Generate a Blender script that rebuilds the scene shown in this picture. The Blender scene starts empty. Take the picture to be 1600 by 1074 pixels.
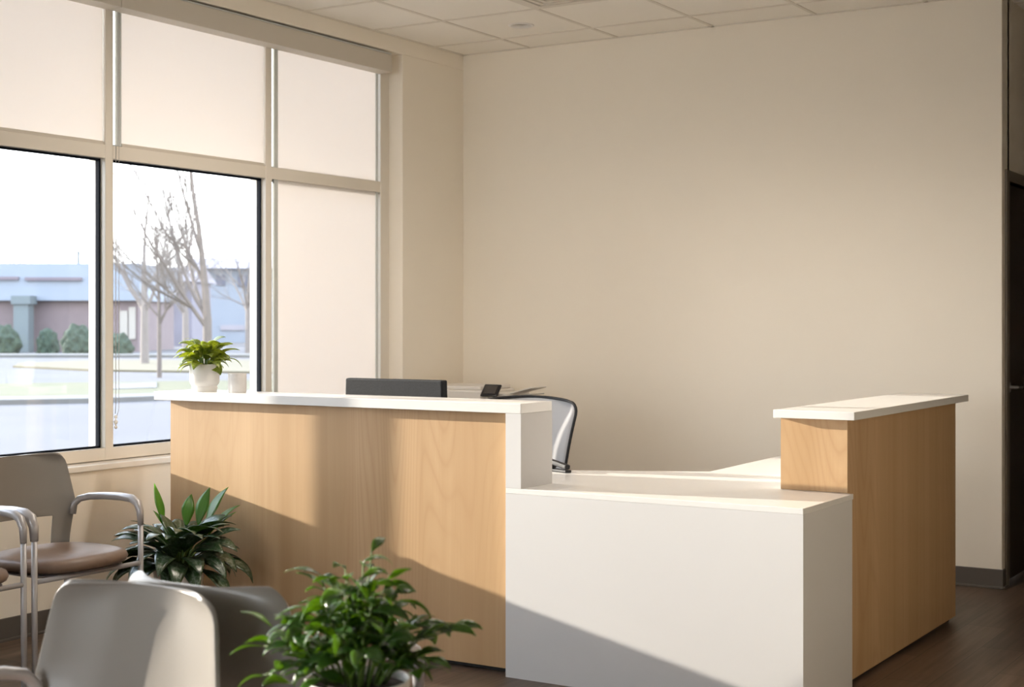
import bpy, bmesh, math, random
from mathutils import Vector, Matrix
C = bpy.context.scene
COL = C.collection
R = math.radians

# ------------------------------------------------------------------ camera
F_PX, EYE, YAW = 2300.0, 1.384, R(31.9)
cam_d = bpy.data.cameras.new('camera')
cam = bpy.data.objects.new('camera', cam_d); COL.objects.link(cam)
cam.location = (0, 0, EYE); cam.rotation_euler = (R(90), 0, YAW)
cam_d.sensor_width = 36; cam_d.lens = F_PX*36/1600
cam_d.shift_y = -32/1600
cam_d.clip_start = 0.05; cam_d.clip_end = 400
cam_d.dof.use_dof = True; cam_d.dof.focus_distance = 5.9; cam_d.dof.aperture_fstop = 4.5
C.camera = cam
C.view_settings.view_transform = 'Standard'; C.view_settings.look = 'None'
C.view_settings.exposure = 0.32; C.view_settings.gamma = 1.0
C.view_settings.use_curve_mapping = False
C.cycles.use_denoising = True
C.cycles.max_bounces = 14; C.cycles.diffuse_bounces = 10; C.cycles.transparent_max_bounces = 16
C.cycles.sample_clamp_indirect = 8.0
C.cycles.caustics_reflective = False; C.cycles.caustics_refractive = False

# ------------------------------------------------------------------ sky and sun
w = bpy.data.worlds.new('sky'); C.world = w; w.use_nodes = True
nt = w.node_tree; nt.nodes.clear()
tc = nt.nodes.new('ShaderNodeTexCoord'); sp = nt.nodes.new('ShaderNodeSeparateXYZ')
cr = nt.nodes.new('ShaderNodeValToRGB'); bg = nt.nodes.new('ShaderNodeBackground'); ow = nt.nodes.new('ShaderNodeOutputWorld')
nt.links.new(tc.outputs['Generated'], sp.inputs[0]); nt.links.new(sp.outputs['Z'], cr.inputs[0])
cr.color_ramp.elements[0].position = 0.0; cr.color_ramp.elements[0].color = (0.96, 0.95, 0.95, 1)
cr.color_ramp.elements[1].position = 0.9; cr.color_ramp.elements[1].color = (0.50, 0.62, 0.85, 1)
nt.links.new(cr.outputs[0], bg.inputs[0]); bg.inputs[1].default_value = 7.0
nt.links.new(bg.outputs[0], ow.inputs[0])
SUN_DIR = Vector((1, 0.2, -0.215)).normalized()
sl = bpy.data.lights.new('sun', 'SUN'); so = bpy.data.objects.new('sun', sl); COL.objects.link(so)
so.rotation_euler = SUN_DIR.to_track_quat('-Z', 'Y').to_euler(); so.location = (-20, -3, 6)
sl.energy = 11.5; sl.color = (1.0, 0.89, 0.77); sl.angle = R(0.5)

# ------------------------------------------------------------------ material helpers
def mat(name, col=(.8, .8, .8), rough=.5, metal=0.0, spec=.5):
    m = bpy.data.materials.new(name); m.use_nodes = True
    b = m.node_tree.nodes['Principled BSDF']
    b.inputs['Base Color'].default_value = (*col, 1); b.inputs['Roughness'].default_value = rough
    b.inputs['Metallic'].default_value = metal; b.inputs['Specular IOR Level'].default_value = spec
    return m
class N:
    def __init__(s, m): s.t = m.node_tree; s.b = s.t.nodes['Principled BSDF']; s.out = s.t.nodes['Material Output']
    def new(s, t, **k):
        n = s.t.nodes.new(t)
        for a, v in k.items(): setattr(n, a, v)
        return n
    def link(s, a, b): s.t.links.new(a, b)
    def coord(s, scale, which='Object'):
        tc = s.new('ShaderNodeTexCoord'); mp = s.new('ShaderNodeMapping'); mp.inputs['Scale'].default_value = scale
        s.link(tc.outputs[which], mp.inputs[0]); return mp.outputs[0]
    def noise(s, vec, scale=1, detail=4, rough=.5, dist=0):
        n = s.new('ShaderNodeTexNoise'); n.inputs['Scale'].default_value = scale; n.inputs['Detail'].default_value = detail
        n.inputs['Roughness'].default_value = rough; n.inputs['Distortion'].default_value = dist
        s.link(vec, n.inputs['Vector']); return n.outputs['Fac']
    def ramp(s, fac, stops):
        r = s.new('ShaderNodeValToRGB'); e = r.color_ramp.elements
        e[0].position, e[0].color = stops[0][0], (*stops[0][1], 1)
        e[1].position, e[1].color = stops[-1][0], (*stops[-1][1], 1)
        for p, c in stops[1:-1]:
            x = e.new(p); x.color = (*c, 1)
        s.link(fac, r.inputs[0]); return r.outputs[0]
    def math(s, op, a, b=None):
        n = s.new('ShaderNodeMath', operation=op)
        for i, v in enumerate((a, b)):
            if v is None: continue
            if isinstance(v, (int, float)): n.inputs[i].default_value = v
            else: s.link(v, n.inputs[i])
        return n.outputs[0]
    def mix(s, fac, a, b, mode='MIX'):
        n = s.new('ShaderNodeMix', data_type='RGBA', blend_type=mode)
        for i, v in ((0, fac), (6, a), (7, b)):
            if isinstance(v, (int, float)): n.inputs[i].default_value = v
            elif isinstance(v, tuple): n.inputs[i].default_value = (*v, 1)
            else: s.link(v, n.inputs[i])
        return n.outputs[2]
    def bump(s, h, strength, dist=.01):
        n = s.new('ShaderNodeBump'); n.inputs['Strength'].default_value = strength; n.inputs['Distance'].default_value = dist
        s.link(h, n.inputs['Height']); s.link(n.outputs[0], s.b.inputs['Normal'])

def noisy(name, c1, c2, scale, rough=.6, bump=0, metal=0, detail=4, stretch=(1, 1, 1), spec=.5):
    m = mat(name, c1, rough, metal, spec); n = N(m)
    f = n.noise(n.coord(stretch), scale, detail)
    n.link(n.ramp(f, [(.3, c1), (.7, c2)]), n.b.inputs['Base Color'])
    if bump: n.bump(f, bump, .004)
    return m

def wood(name):
    m = mat(name, (.6, .4, .2), .42, spec=.35); n = N(m)
    warp = n.noise(n.coord((2.2, 2.2, .55)), 1.0, 2)
    v = n.coord((1, 1, 1))
    mp = n.new('ShaderNodeMapping'); mp.inputs['Scale'].default_value = (3.2, 3.2, .34); n.link(v, mp.inputs[0])
    big = n.noise(mp.outputs[0], 1.0, 1.2, .4)
    rings = n.math('FRACT', n.math('MULTIPLY', big, 34.0))
    tri = n.math('ABSOLUTE', n.math('SUBTRACT', rings, .5))          # contour lines of a tall noise = cathedral grain
    line = n.ramp(tri, [(.0, (1, 1, 1)), (.16, (.35, .35, .35)), (.5, (0, 0, 0))])
    mask = n.ramp(warp, [(.42, (0, 0, 0)), (.62, (1, 1, 1))])
    fine = n.noise(n.coord((150, 150, 2.2)), 1.0, 5, .6)
    mid = n.noise(n.coord((28, 28, .5)), 1.0, 3, .5)
    tone = n.noise(n.coord((6, 6, .12)), 1.0, 2, .5)
    base = n.ramp(tone, [(.3, (.46, .296, .152)), (.7, (.555, .372, .21))])
    c = n.mix(n.math('MULTIPLY', line, n.math('ADD', n.math('MULTIPLY', mask, .30), .05)), base, (.36, .20, .09))
    c = n.mix(n.math('MULTIPLY', n.ramp(mid, [(.45, (0, 0, 0)), (.72, (1, 1, 1))]), .28), c, (.40, .235, .11))
    c = n.mix(n.math('MULTIPLY', n.ramp(fine, [(.5, (0, 0, 0)), (.75, (1, 1, 1))]), .30), c, (.42, .26, .13))
    n.link(c, n.b.inputs['Base Color'])
    n.bump(fine, .06, .002)
    return m

def floor_mat():
    m = mat('dark_vinyl_planks', (.1, .07, .05), .42, spec=.4); n = N(m)
    v = n.coord((1, 1, 1))
    sep = n.new('ShaderNodeSeparateXYZ'); n.link(v, sep.inputs[0])
    rowf = n.math('DIVIDE', sep.outputs['X'], .18); row = n.math('FLOOR', rowf)
    off = n.math('MULTIPLY', row, .37)
    colf = n.math('ADD', n.math('DIVIDE', sep.outputs['Y'], 1.2), off); colm = n.math('FLOOR', colf)
    cmb = n.new('ShaderNodeCombineXYZ'); n.link(row, cmb.inputs[0]); n.link(colm, cmb.inputs[1])
    wn = n.new('ShaderNodeTexWhiteNoise', noise_dimensions='3D'); n.link(cmb.outputs[0], wn.inputs['Vector'])
    g = n.noise(n.coord((30, 1.6, 1)), 1.0, 5, .6)
    base = n.ramp(g, [(.3, (.085, .056, .038)), (.7, (.175, .122, .088))])
    tone = n.ramp(wn.outputs[0], [(0, (.75, .75, .75)), (1, (1.15, 1.12, 1.1))])
    c = n.mix(1.0, base, tone, 'MULTIPLY')
    fx = n.math('FRACT', rowf); fy = n.math('FRACT', colf)
    ex = n.math('LESS_THAN', fx, .014); ey = n.math('LESS_THAN', fy, .003)
    c = n.mix(n.math('MAXIMUM', ex, ey), c, (.035, .025, .018))
    n.link(c, n.b.inputs['Base Color']); n.bump(g, .08, .002)
    return m

def translucent(name, col, tcol, fac, rough=.8, weave=0):
    m = mat(name, col, rough, spec=.2); n = N(m)
    t = n.new('ShaderNodeBsdfTranslucent'); t.inputs[0].default_value = (*tcol, 1)
    mx = n.new('ShaderNodeMixShader'); mx.inputs[0].default_value = fac
    n.link(n.b.outputs[0], mx.inputs[1]); n.link(t.outputs[0], mx.inputs[2]); n.link(mx.outputs[0], n.out.inputs[0])
    return m, n, t

def leaf_mat(name, dark, light, edge, rough=.33, var=.5, trans=.35, tcol=(.35, .5, .06)):
    m, n, t = translucent(name, dark, tcol, trans, rough)
    n.b.inputs['Specular IOR Level'].default_value = .9
    uv = n.new('ShaderNodeUVMap'); sep = n.new('ShaderNodeSeparateXYZ'); n.link(uv.outputs[0], sep.inputs[0])
    u = n.math('ABSOLUTE', n.math('SUBTRACT', sep.outputs['X'], .5))       # 0 at the midrib, .5 at the margin
    nz = n.noise(n.coord((1, 1, 1)), 70, 4, .6)
    big = n.noise(n.coord((1, 1, 1)), 9, 2)
    spots = n.ramp(n.math('ADD', nz, n.math('MULTIPLY', u, -.18)), [(.47, (0, 0, 0)), (.56, (1, 1, 1))])
    base = n.ramp(big, [(.35, dark), (.65, tuple(x*1.7 for x in dark))])
    c = n.mix(n.math('MULTIPLY', spots, var), base, light)
    ribs = n.math('LESS_THAN', u, .025)
    c = n.mix(n.math('MULTIPLY', ribs, .6), c, light)
    c = n.mix(n.math('MULTIPLY', n.math('GREATER_THAN', u, .44), .6), c, edge)
    n.link(c, n.b.inputs['Base Color'])
    return m

M = {}
M['wall'] = noisy('cream_wall_paint', (.855, .795, .695), (.865, .805, .705), 3, .75)
M['taupe'] = noisy('deep_taupe_low_bounce', (.36, .33, .28), (.38, .345, .295), 3, .8)  # kept dark so the unseen walls bounce less light
M['ceil'] = noisy('ceiling_tile', (.88, .84, .77), (.90, .865, .80), 120, .9, .15)
M['grid'] = mat('ceiling_grid_metal', (.72, .675, .60), .5)
M['floor'] = floor_mat()
M['base'] = mat('rubber_baseboard', (.105, .092, .080), .5)
M['wood'] = wood('light_oak_laminate')
M['white'] = noisy('white_solid_surface', (.74, .73, .715), (.76, .75, .735), 2, .22)
M['whitem'] = noisy('white_matte_panel', (.59, .582, .58), (.605, .597, .595), 2, .45)
M['frame'] = mat('cream_window_frame', (.74, .69, .61), .3)
M['alu'] = mat('pale_aluminium_track', (.62, .66, .66), .35, .3)
M['gasket'] = mat('black_gasket', (.010, .013, .02), .9, spec=.05)
M['sill'] = mat('white_sill', (.85, .82, .77), .35)
M['valance'] = mat('taupe_valance', (.60, .555, .485), .5)
M['dark'] = mat('black_plastic', (.016, .016, .018), .55, spec=.3)
M['toe'] = mat('black_toe_kick', (.012, .01, .01), .6)
M['door'] = noisy('dark_espresso_door', (.040, .026, .018), (.055, .036, .025), 12, .45, stretch=(8, 8, .4))
M['doorframe'] = mat('bronze_door_frame', (.19, .165, .13), .45)
M['steel'] = mat('brushed_steel', (.55, .55, .56), .3, 1)
M['shell'] = mat('warm_grey_shell', (.25, .23, .208), .28)
M['armgrey'] = mat('silver_grey_frame', (.50, .49, .50), .38, .35)
M['vinyl'] = noisy('taupe_brown_vinyl', (.21, .145, .108), (.23, .16, .12), 40, .42, .1)
M['soil'] = noisy('potting_soil', (.03, .02, .014), (.07, .045, .03), 90, .95, .6)
M['pot'] = noisy('white_glazed_ceramic', (.80, .77, .73), (.83, .80, .76), 8, .35)
M['concrete'] = noisy('pale_stoneware', (.62, .60, .58), (.70, .68, .66), 30, .6)
M['stem'] = mat('green_stem', (.12, .20, .04), .5)
M['mesh'] = mat('grey_mesh_back', (.40, .40, .41), .8)
M['monitor'] = noisy('charcoal_monitor_shell', (.010, .011, .013), (.016, .017, .02), 160, .65, .2, spec=.2)
M['screen'] = mat('dark_display', (.05, .042, .036), .25)
M['printer'] = mat('printer_white', (.72, .69, .65), .45)
M['printergrey'] = mat('printer_grey', (.35, .34, .33), .5)
M['bead'] = mat('clear_white_bead', (.85, .85, .84), .2)
M['cord'] = mat('grey_cord', (.35, .33, .31), .6)
M['fabric'], _n, _t = translucent('cream_screen_fabric', (.82, .78, .73), (.90, .895, .915), .262, .9)
M['leafE'] = leaf_mat('silvery_aglaonema_leaf', (.014, .040, .014), (.24, .30, .23), (.03, .07, .02), .30, .75, .20, (.25, .45, .03))
M['leafE2'] = leaf_mat('fresh_green_leaf', (.04, .12, .015), (.12, .25, .05), (.10, .22, .03), .35, .2, .45, (.35, .70, .03))
M['leafF'] = leaf_mat('glossy_dark_leaf', (.020, .062, .010), (.07, .14, .03), (.10, .20, .03), .34, .12, .40, (.40, .60, .04))
M['leafG'] = leaf_mat('lime_variegated_leaf', (.05, .10, .015), (.55, .58, .16), (.40, .46, .12), .38, .70, .45, (.65, .70, .10))
# glass that the sun passes: transparent with a fresnel reflection
def glass(name, dust=.02):
    m = bpy.data.materials.new(name); m.use_nodes = True; t = m.node_tree; t.nodes.clear()
    o = t.nodes.new('ShaderNodeOutputMaterial'); tr = t.nodes.new('ShaderNodeBsdfTransparent'); g = t.nodes.new('ShaderNodeBsdfGlossy')
    g.inputs['Roughness'].default_value = .02; tr.inputs[0].default_value = (.96, .975, .97, 1)
    fr = t.nodes.new('ShaderNodeFresnel'); fr.inputs[0].default_value = 1.25
    mx = t.nodes.new('ShaderNodeMixShader'); t.links.new(fr.outputs[0], mx.inputs[0]); t.links.new(tr.outputs[0], mx.inputs[1]); t.links.new(g.outputs[0], mx.inputs[2])
    df = t.nodes.new('ShaderNodeBsdfTranslucent'); df.inputs[0].default_value = (.9, .9, .9, 1)
    m2 = t.nodes.new('ShaderNodeMixShader'); m2.inputs[0].default_value = dust
    t.links.new(mx.outputs[0], m2.inputs[1]); t.links.new(df.outputs[0], m2.inputs[2]); t.links.new(m2.outputs[0], o.inputs[0])
    return m
M['glass'] = glass('window_glass', .004)
M['asphalt'] = noisy('pale_asphalt', (.042, .042, .048), (.055, .055, .062), .35, .9)
M['grass'] = noisy('winter_grass', (.044, .050, .018), (.07, .066, .028), 1.2, .95, detail=6)
M['drygrass'] = noisy('dry_winter_grass', (.068, .058, .030), (.09, .076, .042), 1.0, .95, detail=6)
M['walk'] = noisy('concrete_walk', (.085, .085, .082), (.10, .10, .097), 1.5, .9)
M['brick'] = noisy('mauve_brick', (.125, .098, .105), (.145, .115, .122), 2.5, .9)
M['fascia'] = noisy('blue_grey_metal_fascia', (.165, .195, .24), (.18, .21, .255), .8, .7)
M['fasciadk'] = mat('fascia_reveal', (.12, .10, .12), .8)
M['pillar'] = mat('grey_green_pillar', (.10, .125, .135), .8)
M['bush'] = noisy('evergreen_shrub', (.015, .030, .020), (.035, .055, .033), 6, .9)
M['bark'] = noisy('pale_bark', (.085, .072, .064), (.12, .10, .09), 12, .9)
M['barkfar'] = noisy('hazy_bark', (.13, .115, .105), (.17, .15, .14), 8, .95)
M['housewall'] = noisy('pale_mauve_siding', (.14, .135, .165), (.16, .155, .19), .6, .9)
M['houseglass'] = mat('distant_window', (.06, .07, .11), .5)
M['houselight'] = mat('pale_door_panel', (.28, .265, .24), .8)
M['roof'] = mat('grey_roof', (.23, .22, .25), .9)

# ------------------------------------------------------------------ object helpers
def tag(o, label=None, cat=None, group=None, kind=None):
    for k, v in (('label', label), ('category', cat), ('group', group), ('kind', kind)):
        if v: o[k] = v
    return o
def empty(name, loc=(0, 0, 0), rz=0, **k):
    o = bpy.data.objects.new(name, None); COL.objects.link(o); o.location = loc; o.rotation_euler = (0, 0, rz)
    o.empty_display_size = .1
    return tag(o, **k)
class MB:
    def __init__(s): s.bm = bmesh.new(); s.uv = None
    def box(s, x0, x1, y0, y1, z0, z1):
        m = Matrix.Translation(((x0+x1)/2, (y0+y1)/2, (z0+z1)/2)) @ Matrix.Diagonal((x1-x0, y1-y0, z1-z0, 1))
        bmesh.ops.create_cube(s.bm, size=1, matrix=m); return s
    def obox(s, c, size, rot):
        m = Matrix.Translation(c) @ rot.to_4x4() @ Matrix.Diagonal((*size, 1))
        bmesh.ops.create_cube(s.bm, size=1, matrix=m); return s
    def prism(s, pts, z0, z1):
        lo = [s.bm.verts.new((x, y, z0)) for x, y in pts]; hi = [s.bm.verts.new((x, y, z1)) for x, y in pts]
        n = len(pts)
        s.bm.faces.new(lo[::-1]); s.bm.faces.new(hi)
        for i in range(n): s.bm.faces.new((lo[i], lo[(i+1) % n], hi[(i+1) % n], hi[i]))
        return s
    def lathe(s, prof, c=(0, 0, 0), n=40, mtx=None):
        rings = []
        for r, z in prof:
            if r < 1e-5: rings.append([s.bm.verts.new((0, 0, z))])
            else: rings.append([s.bm.verts.new((r*math.cos(2*math.pi*i/n), r*math.sin(2*math.pi*i/n), z)) for i in range(n)])
        for a, b in zip(rings, rings[1:]):
            for i in range(n):
                j = (i+1) % n
                if len(a) == 1 and len(b) == 1: continue
                if len(a) == 1: s.bm.faces.new((a[0], b[j], b[i]))
                elif len(b) == 1: s.bm.faces.new((a[i], a[j], b[0]))
                else: s.bm.faces.new((a[i], a[j], b[j], b[i]))
        mm = mtx if mtx is not None else Matrix.Translation(c)
        bmesh.ops.transform(s.bm, matrix=mm, verts=[v for ring in rings for v in ring]); return s
    def tube(s, pts, rad, n=10, sx=1.0, cap=True, closed=False):
        """sweep; rad number or list; sx flattens sideways"""
        pts = [Vector(p) for p in pts]; m = len(pts)
        if isinstance(rad, (int, float)): rad = [rad]*m
        rings = []; up = None
        for i, p in enumerate(pts):
            if closed: t = (pts[(i+1) % m]-pts[i-1]).normalized()
            else: t = (pts[min(i+1, m-1)]-pts[max(i-1, 0)]).normalized()
            if up is None:
                up = Vector((0, 0, 1)) if abs(t.z) < .9 else Vector((1, 0, 0))
            a = t.cross(up)
            if a.length < 1e-4: a = t.orthogonal()
            a.normalize(); b = a.cross(t).normalized(); up = b
            rings.append([s.bm.verts.new(p + rad[i]*(sx*math.cos(2*math.pi*k/n)*a + math.sin(2*math.pi*k/n)*b)) for k in range(n)])
        rng = range(m) if closed else range(m-1)
        for i in rng:
            A, B = rings[i], rings[(i+1) % m]
            for k in range(n): s.bm.faces.new((A[k], A[(k+1) % n], B[(k+1) % n], B[k]))
        if cap and not closed:
            s.bm.faces.new(rings[0][::-1]); s.bm.faces.new(rings[-1])
        return s
    def leaf(s, base, az, el, L, W, droop=1.0, fold=.25, twist=0.0, seg=9, shape=.42, stem=0.0, wave=0.0):
        """one blade: starts at base along az/el, bends down by droop (radians) over its length"""
        if s.uv is None: s.uv = s.bm.loops.layers.uv.new('UVMap')
        p = Vector(base); e = el; rows = []
        step = L/seg
        for i in range(seg+1):
            t = i/seg
            d = Vector((math.cos(az)*math.cos(e), math.sin(az)*math.cos(e), math.sin(e)))
            side = Vector((-math.sin(az), math.cos(az), 0))
            nrm = side.cross(d)*-1
            ct, st = math.cos(twist), math.sin(twist)
            sd = side*ct + nrm*st; nn = nrm*ct - side*st
            # widest at `shape`
            k = (t/shape)**.75 if t < shape else 1-((t-shape)/(1-shape))**1.7
            wd = max(W/2*k, .0012)
            rows.append([(s.bm.verts.new(p + sd*wd*u + nn*(abs(u)*wd*fold - (u*u)*wd*.18 + wave*wd*math.sin(t*9+u*2))), (u+1)/2, t) for u in (-1, -.5, 0, .5, 1)])
            p = p + d*step; e -= droop/seg*(.5+t)
        for a, b in zip(rows, rows[1:]):
            for k in range(4):
                q = (a[k], a[k+1], b[k+1], b[k])
                f = s.bm.faces.new([v[0] for v in q])
                for lp, v in zip(f.loops, q): lp[s.uv].uv = (v[1], v[2])
        return s
    def build(s, name, material, parent=None, smooth=False, bevel=0, seg=2, subsurf=0, solid=0, angle=40, loc=None):
        bmesh.ops.recalc_face_normals(s.bm, faces=s.bm.faces)
        me = bpy.data.meshes.new(name); s.bm.to_mesh(me); s.bm.free()
        o = bpy.data.objects.new(name, me); COL.objects.link(o); me.materials.append(material)
        if parent is not None: o.parent = parent
        if loc is not None: o.location = loc
        if smooth:
            for p in me.polygons: p.use_smooth = True
        if solid:
            x = o.modifiers.new('solid', 'SOLIDIFY'); x.thickness = solid; x.offset = 0
        if bevel:
            x = o.modifiers.new('bevel', 'BEVEL'); x.width = bevel; x.segments = seg; x.limit_method = 'ANGLE'; x.angle_limit = R(angle)
        if subsurf:
            x = o.modifiers.new('sub', 'SUBSURF'); x.levels = subsurf; x.render_levels = subsurf
        return o
def box(name, b, m, parent=None, bevel=0, **k):
    return MB().box(*b).build(name, m, parent, bevel=bevel, **k)
def struct(o): o['kind'] = 'structure'; return o
def copy_tree(o, parent=None):
    c = o.copy(); COL.objects.link(c); c.parent = parent
    for ch in [x for x in COL.objects if x.parent == o]: copy_tree(ch, c)
    return c

# ------------------------------------------------------------------ the room
WX, BY, CZ = -5.25, 7.84, 3.10            # window wall, back wall, ceiling
HX = -1.88                                # corner where the hall opens
Y0, XR = -3.0, 2.6                        # behind and right of the camera
YE = 12.0                                 # end of the hall
GX, GZ0, GZ1 = -5.35, .788, 2.17           # window frame inner face, glass bottom, transom bottom
TZ = 2.235                                # transom top
WT = 3.005                                # head of the window opening
WY0, WY1 = .42, 7.186                    # opening along y
OUT = -5.52

struct(box('floor', (-5.6, XR+.1, Y0-.1, YE+.1, -.1, 0), M['floor']))
# ceiling: tiles as one sheet with a round hole for the downlight
TX, TY, TS = -4.75, 6.88, .62
LX, LY, LR = -4.435, 7.225, .062
HOLES = [(LX, LY), (-3.82, 5.33), (-2.58, 5.33)]
def ceiling():
    s = MB(); bm = s.bm
    x0, x1, y0, y1 = -5.6, XR+.1, Y0-.1, YE+.1
    xs = [x0] + [TX+TS*k for k in range(0, 12) if TX+TS*k < x1] + [x1]
    ys = [y0] + [TY+TS*k for k in range(-15, 9) if y0 < TY+TS*k < y1] + [y1]
    for a, b in zip(xs, xs[1:]):
        for c_, d_ in zip(ys, ys[1:]):
            hole = [h for h in HOLES if a < h[0] < b and c_ < h[1] < d_]
            if not hole:
                bm.faces.new([bm.verts.new((x, y, CZ)) for x, y in ((a, c_), (b, c_), (b, d_), (a, d_))]); continue
            hx, hy_ = hole[0]; n = 48; inn = []; out_ = []
            for i in range(n):
                an = 2*math.pi*(i+.5)/n; c, sn = math.cos(an), math.sin(an)
                inn.append(bm.verts.new((hx+LR*c, hy_+LR*sn, CZ)))
                t_ = min((((b if c > 0 else a)-hx)/c) if abs(c) > 1e-6 else 9, (((d_ if sn > 0 else c_)-hy_)/sn) if abs(sn) > 1e-6 else 9)
                out_.append(bm.verts.new((hx+t_*c, hy_+t_*sn, CZ)))
            for i in range(n):
                k_ = (i+1) % n; bm.faces.new((inn[i], inn[k_], out_[k_], out_[i]))
            for cx_, cy_ in ((a, c_), (b, c_), (b, d_), (a, d_)):      # the corners the rays skip
                near = sorted(range(n), key=lambda q: (out_[q].co.x-cx_)**2+(out_[q].co.y-cy_)**2)[:2]
                bm.faces.new((out_[near[0]], out_[near[1]], bm.verts.new((cx_, cy_, CZ))))
    return s
o = struct(ceiling().build('ceiling', M['ceil']))
s = MB()
k = -1
x = TX - TS
while x < XR: 
    if x > WX: s.box(x-.011, x+.011, Y0, YE, CZ-.004, CZ+.002)
    x += TS
y = TY - TS*15
while y < YE:
    s.box(WX, XR, y-.011, y+.011, CZ-.0042, CZ+.0022)
    y += TS
s.box(WX, XR, BY-.02, BY, CZ-.004, CZ+.002); s.box(WX, WX+.02, Y0, BY, CZ-.004, CZ+.002)
struct(s.build('trim_1', M['grid']))
struct(box('roof_slab', (-5.6, XR+.1, Y0-.1, YE+.1, CZ+.16, CZ+.3), M['ceil']))

# window wall, pieced round the opening
s = MB()
s.box(OUT, WX, Y0, BY+.15, 0, .70)
s.box(OUT, WX, Y0, BY+.15, WT, CZ+.16)
s.box(OUT, WX, WY1, BY+.15, .70, WT)
s.box(OUT, WX, Y0, WY0, .70, WT)
struct(s.build('wall_left', M['wall'], bevel=.004))
struct(box('wall_back', (WX, HX, BY, BY+.15, 0, CZ+.16), M['wall'], bevel=.004))
# hall wall with the doorway
D0, D1, DZ = 7.955, 8.87, 2.13
s = MB()
s.box(HX-.15, HX, BY+.15, D0, 0, CZ+.16); s.box(HX-.15, HX, D0, D1, DZ, CZ+.16); s.box(HX-.15, HX, D1, YE, 0, CZ+.16)
struct(s.build('wall_hall', M['wall']))
struct(box('wall_end', (HX-.15, XR+.1, YE, YE+.15, 0, CZ+.16), M['taupe']))
struct(box('wall_right', (XR, XR+.15, Y0, BY, 0, CZ+.16), M['wall']))
struct(box('wall_added_shade', (-.55, -.40, 4.2, YE, 0, CZ+.16), M['taupe']))  # unseen dark wall added to keep the hall and desk wing dim
struct(box('wall_added_return', (-.40, XR+.1, 4.2, 4.35, 0, CZ+.16), M['taupe']))  # unseen return closing off the added dark wall
s = MB(); fx0, fx1, fz0, fz1 = -4.6, -1.0, 1.0, 2.75
s.box(-5.6, XR+.1, Y0-.15, Y0, 0, fz0); s.box(-5.6, XR+.1, Y0-.15, Y0, fz1, CZ+.16)
s.box(-5.6, fx0, Y0-.15, Y0, fz0, fz1); s.box(fx1, XR+.1, Y0-.15, Y0, fz0, fz1)
struct(s.build('wall_front', M['wall']))
win2 = empty('window_added_fill'); struct(win2)  # unseen window added behind the camera to let in more sky light
s = MB()
for k in range(4):
    x = fx0 + (fx1-fx0)*k/3; s.box(max(x-.025, fx0), min(x+.025, fx1), Y0-.12, Y0-.01, fz0, fz1)
s.build('window_frame', M['frame'], win2)
s = MB(); s.box(fx0, fx1, Y0-.115, Y0-.015, fz0, fz0+.05); s.box(fx0, fx1, Y0-.115, Y0-.015, fz1-.05, fz1)
s.build('window_rail', M['frame'], win2)
for k in range(3):
    xa = fx0 + (fx1-fx0)*k/3
    MB().box(xa+.026, xa+(fx1-fx0)/3-.026, Y0-.07, Y0-.066, fz0+.051, fz1-.051).build('window_pane', M['glass'], win2)
# cove baseboards
def baseb(name, x0, y0, x1, y1, nx, ny):
    s = MB(); t = .008
    s.box(min(x0, x1, x0+nx*t, x1+nx*t), max(x0, x1, x0+nx*t, x1+nx*t), min(y0, y1, y0+ny*t, y1+ny*t), max(y0, y1, y0+ny*t, y1+ny*t), .012, .102)
    t = .018
    s.box(min(x0, x1, x0+nx*t, x1+nx*t), max(x0, x1, x0+nx*t, x1+nx*t), min(y0, y1, y0+ny*t, y1+ny*t), max(y0, y1, y0+ny*t, y1+ny*t), 0, .014)
    struct(s.build(name, M['base'], bevel=.003))
baseb('baseboard_left', WX, Y0, WX, BY, 1, 0)
baseb('baseboard_back', WX+.02, BY, HX+.008, BY, 0, -1)
baseb('baseboard_hall', HX, BY-.008, HX, D0-.055, 1, 0)
baseb('baseboard_hallfar', HX, D1+.055, HX, YE, 1, 0)

# hall door
s = MB()
s.box(HX-.16, HX+.012, D0-.058, D0, 0, DZ+.058); s.box(HX-.16, HX+.012, D1, D1+.058, 0, DZ+.058); s.box(HX-.16, HX+.012, D0, D1, DZ, DZ+.058)
s.box(HX-.11, HX-.075, D0, D0+.016, 0, DZ); s.box(HX-.11, HX-.075, D1-.016, D1, 0, DZ); s.box(HX-.11, HX-.075, D0, D1, DZ-.016, DZ)
struct(s.build('trim_2', M['doorframe'], bevel=.003))
d = struct(box('door_1', (HX-.075, HX-.03, D0+.003, D1-.003, .006, DZ-.003), M['door'], bevel=.002))
s = MB(); hy = D0+.15; hz = 1.04
rx = Matrix.Translation((HX-.03, hy, hz)) @ Matrix.Rotation(R(90), 4, 'Y')
s.lathe([(0, 0), (.028, 0), (.028, .008), (.010, .012), (.010, .045), (0, .045)], mtx=rx, n=24)
s.tube([(HX+.012, hy-.004, hz), (HX+.014, hy+.03, hz), (HX+.012, hy+.12, hz-.004)], .009, 10)
s.build('door_handle', M['steel'], d, smooth=True)

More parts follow.
